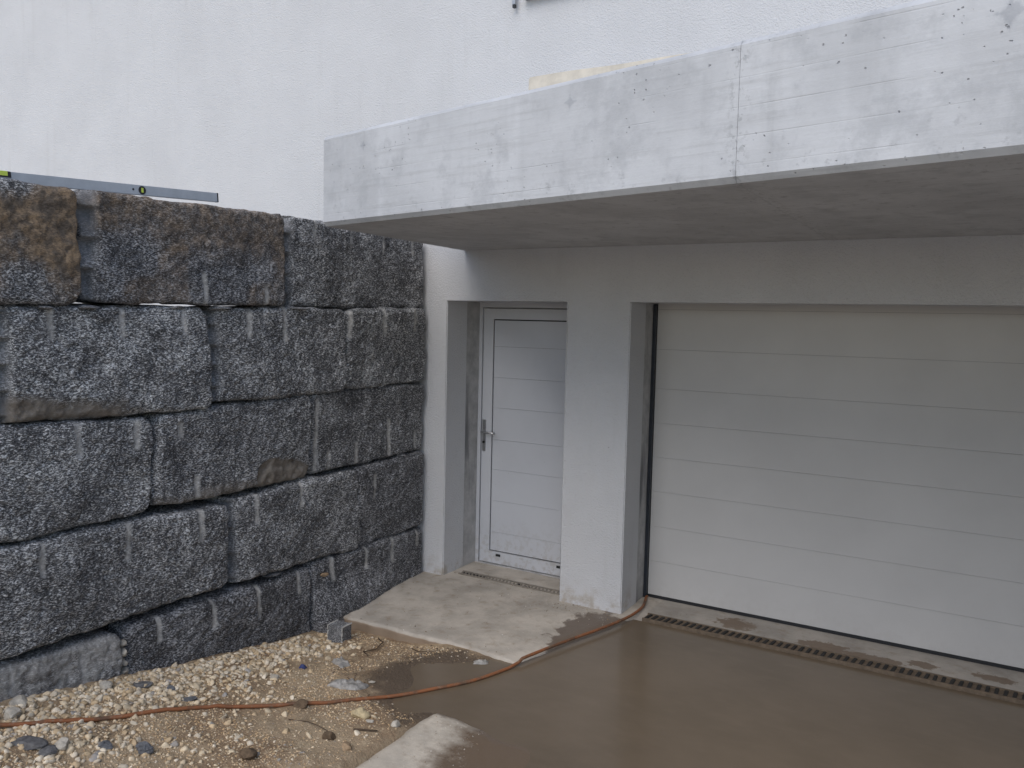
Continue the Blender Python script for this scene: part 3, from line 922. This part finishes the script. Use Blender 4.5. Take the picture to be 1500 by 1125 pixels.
scatter('fine_gravel', 42000, .005, .020, 2.6, (.02, 1.45, -4.4, -1.1), d_fine, 1, 4, 'fine tan grit strewn over the bare soil', TF)

def zpave(x, y):
    zl = .001 - .012 * sm(-.2, -1.1, y) * sm(1.2, .0, x) - .06 * sm(1.40, 1.66, x - .28 * (y + 1.1))
    return np.where((y > -1.08) & (x < 1.8), zl, np.where(y > .1, .0, np.where(x > 1.46, zdrive(x, y), zground(x, y))))
def d_pave(x, y):
    zz = zpave(x, y); dry = zz > WL + .004
    foot = sm(.30, .0, np.abs(y + .10)) * sm(.55, 1.0, x) * (x < 1.72) + .5 * sm(.12, .03, np.abs(x - .06)) * (y < -.05)
    strip = .55 * ((y < -1.9) & (x > 1.48) & (x < 1.95)) * sm(1.95, 1.6, x)
    edge = .5 * sm(.12, .0, np.abs(y + 1.04)) * (x < 1.4)
    door = .12 * ((y > 0) & (x > .2) & (x < 1.2))
    return np.where(dry & ~((x > 1.215) & (y > -.005)) & ~((x < .17) & (y > -.005)), np.clip(foot + strip + edge + door + .06, 0, 1) * (y < .45), 0)
TC = [((.55, .50, .43), .4), ((.34, .26, .18), .3), ((.13, .10, .075), .2), ((.72, .70, .66), .1)]
scatter('grit_crumbs', 4200, .004, .013, 2.5, (.06, 2.0, -2.6, .45), d_pave, 1, 6, 'small crumbs of plaster and grit on the concrete landing', TC, sink=.3, zf=zpave)
def d_mud(x, y):
    w = wetd(x, y)
    return np.where(edge_ok(x, y), sm(.55, .8, w) * sm(1.35, 1.0, w) * .8, 0)
scatter('mud_crumbs', 2600, .007, .026, 2.2, (.6, 1.45, -2.3, -1.1), d_mud, 1, 7, 'dark damp crumbs of mud along the edge of the puddle', [((.17, .125, .085), .6), ((.25, .19, .13), .3), ((.50, .44, .36), .1)])

# ------------------------------------------------------------------ loose things on the ground
G = 'loose grey stone chips on the gravel'
rock('stone_chip', 'long flat dark grey stone lying on the gravel, largest of the dark chips', 'stone', .459, -3.425, (.17, .09, .035), M['chip_grey'], 401, .3)
rock('stone_chip', 'dark grey stone touching the white stone in the gravel', 'stone', .555, -3.394, (.085, .07, .04), M['chip_grey'], 402, 1)
rock('limestone', 'white stone resting against a dark grey chip', 'stone', .560, -3.335, (.08, .07, .05), M['white'], 403, .5)
rock('stone_chip', 'small dark blue-grey pointed chip alone on the soil', 'stone', .651, -3.206, (.075, .05, .045), M['chip_blue'], 404, .8, rough=.4)
rock('stone_chip', 'angular pale blue-grey chip on bare soil', 'stone', .766, -3.096, (.09, .06, .06), M['chip_blue'], 405, .2, rough=.4)
rock('stone_chip', 'flat blue-grey chip just beyond the orange hose', 'stone', .461, -2.622, (.10, .06, .03), M['chip_blue'], 406, .6)
rock('stone_chip', 'small upright blue-grey flake in the cream gravel', 'stone', .316, -2.625, (.05, .04, .05), M['chip_blue'], 407, .1)
rock('stone_chip', 'long grey flake leaning at the foot of the lowest pale block', 'stone', .20, -2.72, (.12, .06, .03), M['chip_grey'], 415, .9)
rock('clod', 'rounded brown-grey lump half sunk in brown soil', 'clod', 1.087, -2.812, (.11, .09, .06), M['clod'], 408, 0)
rock('limestone', 'rounded white stone beside the gap of packed pebbles', 'stone', .116, -2.853, (.075, .07, .055), M['white'], 409, 0)
rock('limestone', 'large white stone at the corner of the pale block', 'stone', .09, -3.263, (.085, .08, .06), M['white'], 410, 2)
rock('limestone', 'white stone next to the hose, just in front of the pale block', 'stone', .175, -3.34, (.08, .075, .055), M['white'], 411, 1)
rock('limestone', 'small round white stone amid the cream gravel', 'stone', .525, -2.12, (.06, .05, .045), M['white'], 412, 1)
rock('limestone', 'pale speckled stone beside the driveway edge', 'stone', 1.40, -2.126, (.062, .055, .05), M['white'], 413, 1)
rock('limestone', 'orange-tan stone against the driveway edge', 'stone', 1.36, -2.447, (.075, .06, .05), M['tanrock'], 414, 1)
rock('clod', 'tan earth clod beside the curved twig', 'clod', 1.22, -2.42, (.07, .06, .05), M['clod'], 416, .4)
rock('clod', 'brown clod lying against the orange hose', 'clod', .885, -2.275, (.085, .07, .045), M['clod'], 417, .4)
rock('limestone', 'cream yellow lump of limestone with a sharp top', 'stone', 1.195, -2.175, (.10, .07, .062), M['cream'], 418, .6, rough=.45)
rock('limestone', 'thin white flake touching the cream yellow lump', 'stone', 1.272, -2.185, (.05, .03, .014), M['white'], 419, .4)
rock('limestone', 'tiny white flake beyond the lump of clear plastic', 'stone', .965, -1.80, (.05, .025, .014), M['white'], 420, .4)

def sheet(name, label, cat, x, y, sx, sy, hgt, mat, seed, rz):
    """a crumpled piece of film: thick, folded, touching the ground"""
    n = 16
    uu, vv = np.meshgrid(np.linspace(-1, 1, n), np.linspace(-1, 1, n), indexing='ij')
    rad = 1 + .25 * vn(uu, vv, seed, 1.5, seed)
    px, py = uu * sx / 2 * rad, vv * sy / 2 * rad
    c, s = math.cos(rz), math.sin(rz)
    wx_, wy_ = x + px * c - py * s, y + px * s + py * c
    edge = np.maximum(abs(uu), abs(vv))
    zt = zground(wx_, wy_) + .004 + hgt * (1 - edge ** 3) * (.6 + .8 * np.abs(vn(uu, vv, seed, 2.6, seed + 1)))
    top = np.stack([wx_, wy_, zt], -1).reshape(-1, 3); bot = top.copy(); bot[:, 2] -= .010
    q = gridq(n, n); ring = np.concatenate([np.arange(n) * n, (n - 1) * n + np.arange(1, n), np.arange(n - 2, -1, -1) * n + n - 1, np.arange(n - 2, 0, -1)])
    sq = np.stack([ring, np.roll(ring, -1), np.roll(ring, -1) + n * n, ring + n * n], 1)
    o = np_mesh(name, np.concatenate([top, bot]), np.concatenate([q, q[:, ::-1] + n * n, sq[:, ::-1]]), mat, None, (x, y, float(bot[:, 2].min())))
    return tag(o, label, cat)
sheet('plastic_scrap', 'crumpled white see-through plastic scrap near the granite cube', 'plastic', .632, -1.689, .13, .075, .025, M['film'], 5, -.3)
sheet('plastic_scrap', 'larger crumpled clear plastic lump beside the orange hose', 'plastic', .888, -1.914, .17, .10, .038, M['film'], 8, .2)
sheet('plastic_scrap', 'small dark blue plastic scrap in the gravel', 'plastic', .526, -1.896, .035, .03, .02, M['blue'], 9, .2)
sheet('plastic_scrap', 'small whitish scrap of film at the corner of the landing', 'plastic', 1.31, -1.20, .09, .04, .018, M['film'], 12, .5)

def twig(label, pts, r0):
    bm = bmesh.new()
    P = [Vector((x, y, gz1(x, y) + .006 + dz)) for x, y, dz in pts]
    Q = []
    for a, b in zip(P, P[1:]): Q += [a, a.lerp(b, .5) + Vector((random.uniform(-.004, .004), random.uniform(-.004, .004), 0))]
    Q.append(P[-1])
    tube(bm, Q, [r0 * (1 - .5 * i / len(Q)) for i in range(len(Q))], 6)
    tag(from_bm('twig', bm, M['twig'], smooth=True), label, 'twig')
random.seed(4)
twig('dark bent twig on the soil below the landing edge', [(.483, -1.17, 0), (.58, -1.24, .012), (.62, -1.356, .008), (.585, -1.44, 0), (.66, -1.48, 0)], .0045)
twig('small dark twig between the bent twig and the film scrap', [(.80, -1.22, 0), (.88, -1.27, .004), (.95, -1.26, 0)], .003)
twig('thin straight twig lying on the bare soil', [(.95, -2.42, 0), (1.06, -2.40, .004), (1.177, -2.384, 0)], .003)
twig('curved brown twig beside the tan clod', [(1.27, -2.30, 0), (1.33, -2.28, .006), (1.37, -2.24, 0)], .005)

# small sawn granite cube against the wall
cz = gz1(.285, -1.36)
cube = empty('granite_cube', (.285, -1.325, cz - .012)); cube.rotation_euler = (0, 0, .08)
tag(cube, 'small dark granite cube with pale chipped edges at the landing corner', 'stone')
bm = bmesh.new(); addbox(bm, -.056, .056, -.05, .05, 0, .118)
bmesh.ops.subdivide_edges(bm, edges=bm.edges, cuts=7, use_grid_fill=True)
for v in bm.verts:
    c = v.co; v.co += Vector((.004 * float(vn(c.x, c.y, c.z, 30, 5)), .004 * float(vn(c.x, c.y, c.z, 30, 6)), .003 * float(vn(c.x, c.y, c.z, 25, 7))))
me = bpy.data.meshes.new('body'); bm.to_mesh(me); bm.free(); link('body', me, M['cobble'], cube)
def edge_strip(pts):
    bm = bmesh.new(); Q = []
    for a, b in zip(pts, pts[1:]):
        for k in range(6): Q.append(Vector(a).lerp(Vector(b), k / 6) + Vector([random.uniform(-.0015, .0015) for _ in range(3)]))
    Q.append(Vector(pts[-1])); tube(bm, Q, .0052, 6)
    me = bpy.data.meshes.new('pale_edge'); bm.to_mesh(me); bm.free(); link('pale_edge', me, M['edge'], cube)
edge_strip([(.057, -.051, .004), (.057, -.051, .118), (.057, .05, .119)])
edge_strip([(-.057, -.051, .004), (-.057, -.051, .118), (-.057, .05, .119)])

# orange hose from the gravel over the mud to the garage jamb
def zsurf(x, y):
    if y > -1.08 and x < 1.86: return .004
    if x > 1.46: return max(float(zdrive(np.array(x), np.array(y))), WL)
    return max(gz1(x, y), WL)
hp = [(-.35, -4.6), (-.02, -3.85), (.238, -3.43), (.328, -3.27), (.487, -2.94), (.637, -2.595), (.874, -2.27), (.977, -2.12), (1.125, -1.905), (1.265, -1.69), (1.408, -1.455),
      (1.490, -1.215), (1.545, -.98), (1.625, -.675), (1.720, -.36), (1.790, -.06), (1.800, .17), (1.765, .33), (1.742, .405), (1.741, .43)]
hp = hp[1:]
pts = []
for i in range(len(hp) - 1):
    p0, p1, p2, p3 = [np.array(hp[min(max(j, 0), len(hp) - 1)]) for j in (i - 1, i, i + 1, i + 2)]
    for k in range(8):
        t = k / 8
        q = .5 * (2 * p1 + (p2 - p0) * t + (2 * p0 - 5 * p1 + 4 * p2 - p3) * t * t + (3 * p1 - p0 - 3 * p2 + p3) * t ** 3)
        pts.append(q)
pts.append(np.array(hp[-1]))
zz = np.array([zsurf(*p) for p in pts]); ker = np.ones(7) / 7
zz = np.maximum(np.convolve(np.pad(zz, 3, mode='edge'), ker, 'valid'), zz) + .0095
bm = bmesh.new(); tube(bm, [(p[0], p[1], z) for p, z in zip(pts, zz)], .0098, 12)
tag(from_bm('hose', bm, M['hose'], smooth=True), 'dirty orange hose lying over gravel and mud to the garage jamb', 'hose')

# ------------------------------------------------------------------ drain channels
def drain(label, x0, x1, y0, y1, z, nb, bw, mat, base_mat, slant, zb):
    d = empty('drain_channel', ((x0 + x1) / 2, (y0 + y1) / 2, zb))
    tag(d, label, 'drain')
    box('channel', x0, x1, y0 + .004, y1 - .004, zb, z - .010, base_mat, d)
    for a, b in ((y0, y0 + .012), (y1 - .012, y1)):
        box('rim', x0, x1, a, b, zb, z, M['mudfill'] if mat is M['grate'] else mat, d, bevel=.002)
    bm = bmesh.new()
    L = (y1 - y0 - .024) / 2
    vs = addbox(bm, -bw / 2, bw / 2, -L, L, -.0095, 0)
    for v in vs: v.co.x += slant * v.co.y
    bmesh.ops.bevel(bm, geom=bm.edges[:], offset=.0015, segments=1, affect='EDGES')
    me = bpy.data.meshes.new('bar'); bm.to_mesh(me); bm.free(); me.materials.append(mat)
    rng = random.Random(3)
    for k in range(nb):
        o = link('bar', me, None, d)
        o.location = Vector((x0 + (k + .5) * (x1 - x0) / nb, (y0 + y1) / 2, z - .001 - rng.uniform(0, .0025))) - d.location
        o.rotation_euler = (0, 0, rng.uniform(-.03, .03))
drain('long dark iron drain grating along the garage door threshold', 1.866, 5.24, .014, .135, .002, 75, .020, M['grate'], M['mudfill'], .12, -.12)
drain('short dusty slotted drain cover in the floor before the side door', .245, 1.215, .105, .185, .0085, 30, .0145, M['dusty'], M['dark'], -.35, -.003)

# ------------------------------------------------------------------ spirit level on top of the wall
sl_ = math.atan(.064)
lev = empty('spirit_level', (-.13, -3.17, 2.640))
lev.rotation_euler = (math.atan(.060), 0, 0)
tag(lev, 'long grey aluminium spirit level lying along the wall top', 'spirit level')
H = .052
def lpart(name, bm, mat, bevel=0):
    if bevel: bmesh.ops.bevel(bm, geom=bm.edges[:], offset=bevel, segments=2, affect='EDGES')
    me = bpy.data.meshes.new(name); bmesh.ops.recalc_face_normals(bm, faces=bm.faces); bm.to_mesh(me); bm.free(); return link(name, me, mat, lev)
bm = bmesh.new(); addbox(bm, -.0125, .0125, -1.22, 1.22, 0, H); lpart('body', bm, M['level'], .002)
for s in (-1, 1):
    bm = bmesh.new(); addbox(bm, -.0135, .0135, min(s * 1.2205, s * 1.2275), max(s * 1.2205, s * 1.2275), -.001, H + .001); lpart('end_cap', bm, M['black'], .001)
def disc(y, z, rad, x0, x1, mat, name, sy=1., par=None):
    bm = bmesh.new()
    bmesh.ops.create_cone(bm, cap_ends=True, segments=24, radius1=rad, radius2=rad, depth=x1 - x0, matrix=Matrix.Translation(((x0 + x1) / 2, y, z)) @ Matrix.Diagonal((1, sy, 1, 1)) @ Matrix.Rotation(R(90), 4, 'Y'))
    o = lpart(name, bm, mat)
    if par: o.parent = par
    return o
for y in (.725, -.725):
    hs_ = disc(y, H / 2, .022, -.0145, .0145, M['black'], 'vial_housing')
    bm = bmesh.new(); addbox(bm, -.016, .016, y - .009, y + .009, H / 2 - .015, H / 2 + .015); v = lpart('vial', bm, M['vial'], .003); v.parent = hs_
disc(.672, H / 2 + .001, .006, -.0135, .0135, M['black'], 'hang_hole')
bm = bmesh.new(); addbox(bm, -.0145, .0145, -.046, .046, H - .030, H + .001); hs_ = lpart('vial_housing', bm, M['black'], .003)
bm = bmesh.new(); addbox(bm, -.016, .016, -.030, .030, H - .023, H + .0015); v = lpart('vial', bm, M['vial'], .003); v.parent = hs_

# ------------------------------------------------------------------ boards left lying on the canopy
bm = bmesh.new(); addbox(bm, 1.86, 3.3, -1.75, -1.58, ZS + TH + .001, ZS + TH + .133)
bmesh.ops.subdivide_edges(bm, edges=[e for e in bm.edges if abs(e.verts[0].co.x - e.verts[1].co.x) > .5], cuts=24)
for v in bm.verts:
    if v.co.z > ZS + TH + .1: v.co.z += .006 * float(vn(v.co.x, 0, 0, 4, 2))
tag(from_bm('timber_beam', bm, M['pine'], bevel=.006), 'pale yellowish timber lying on top of the concrete canopy', 'timber')
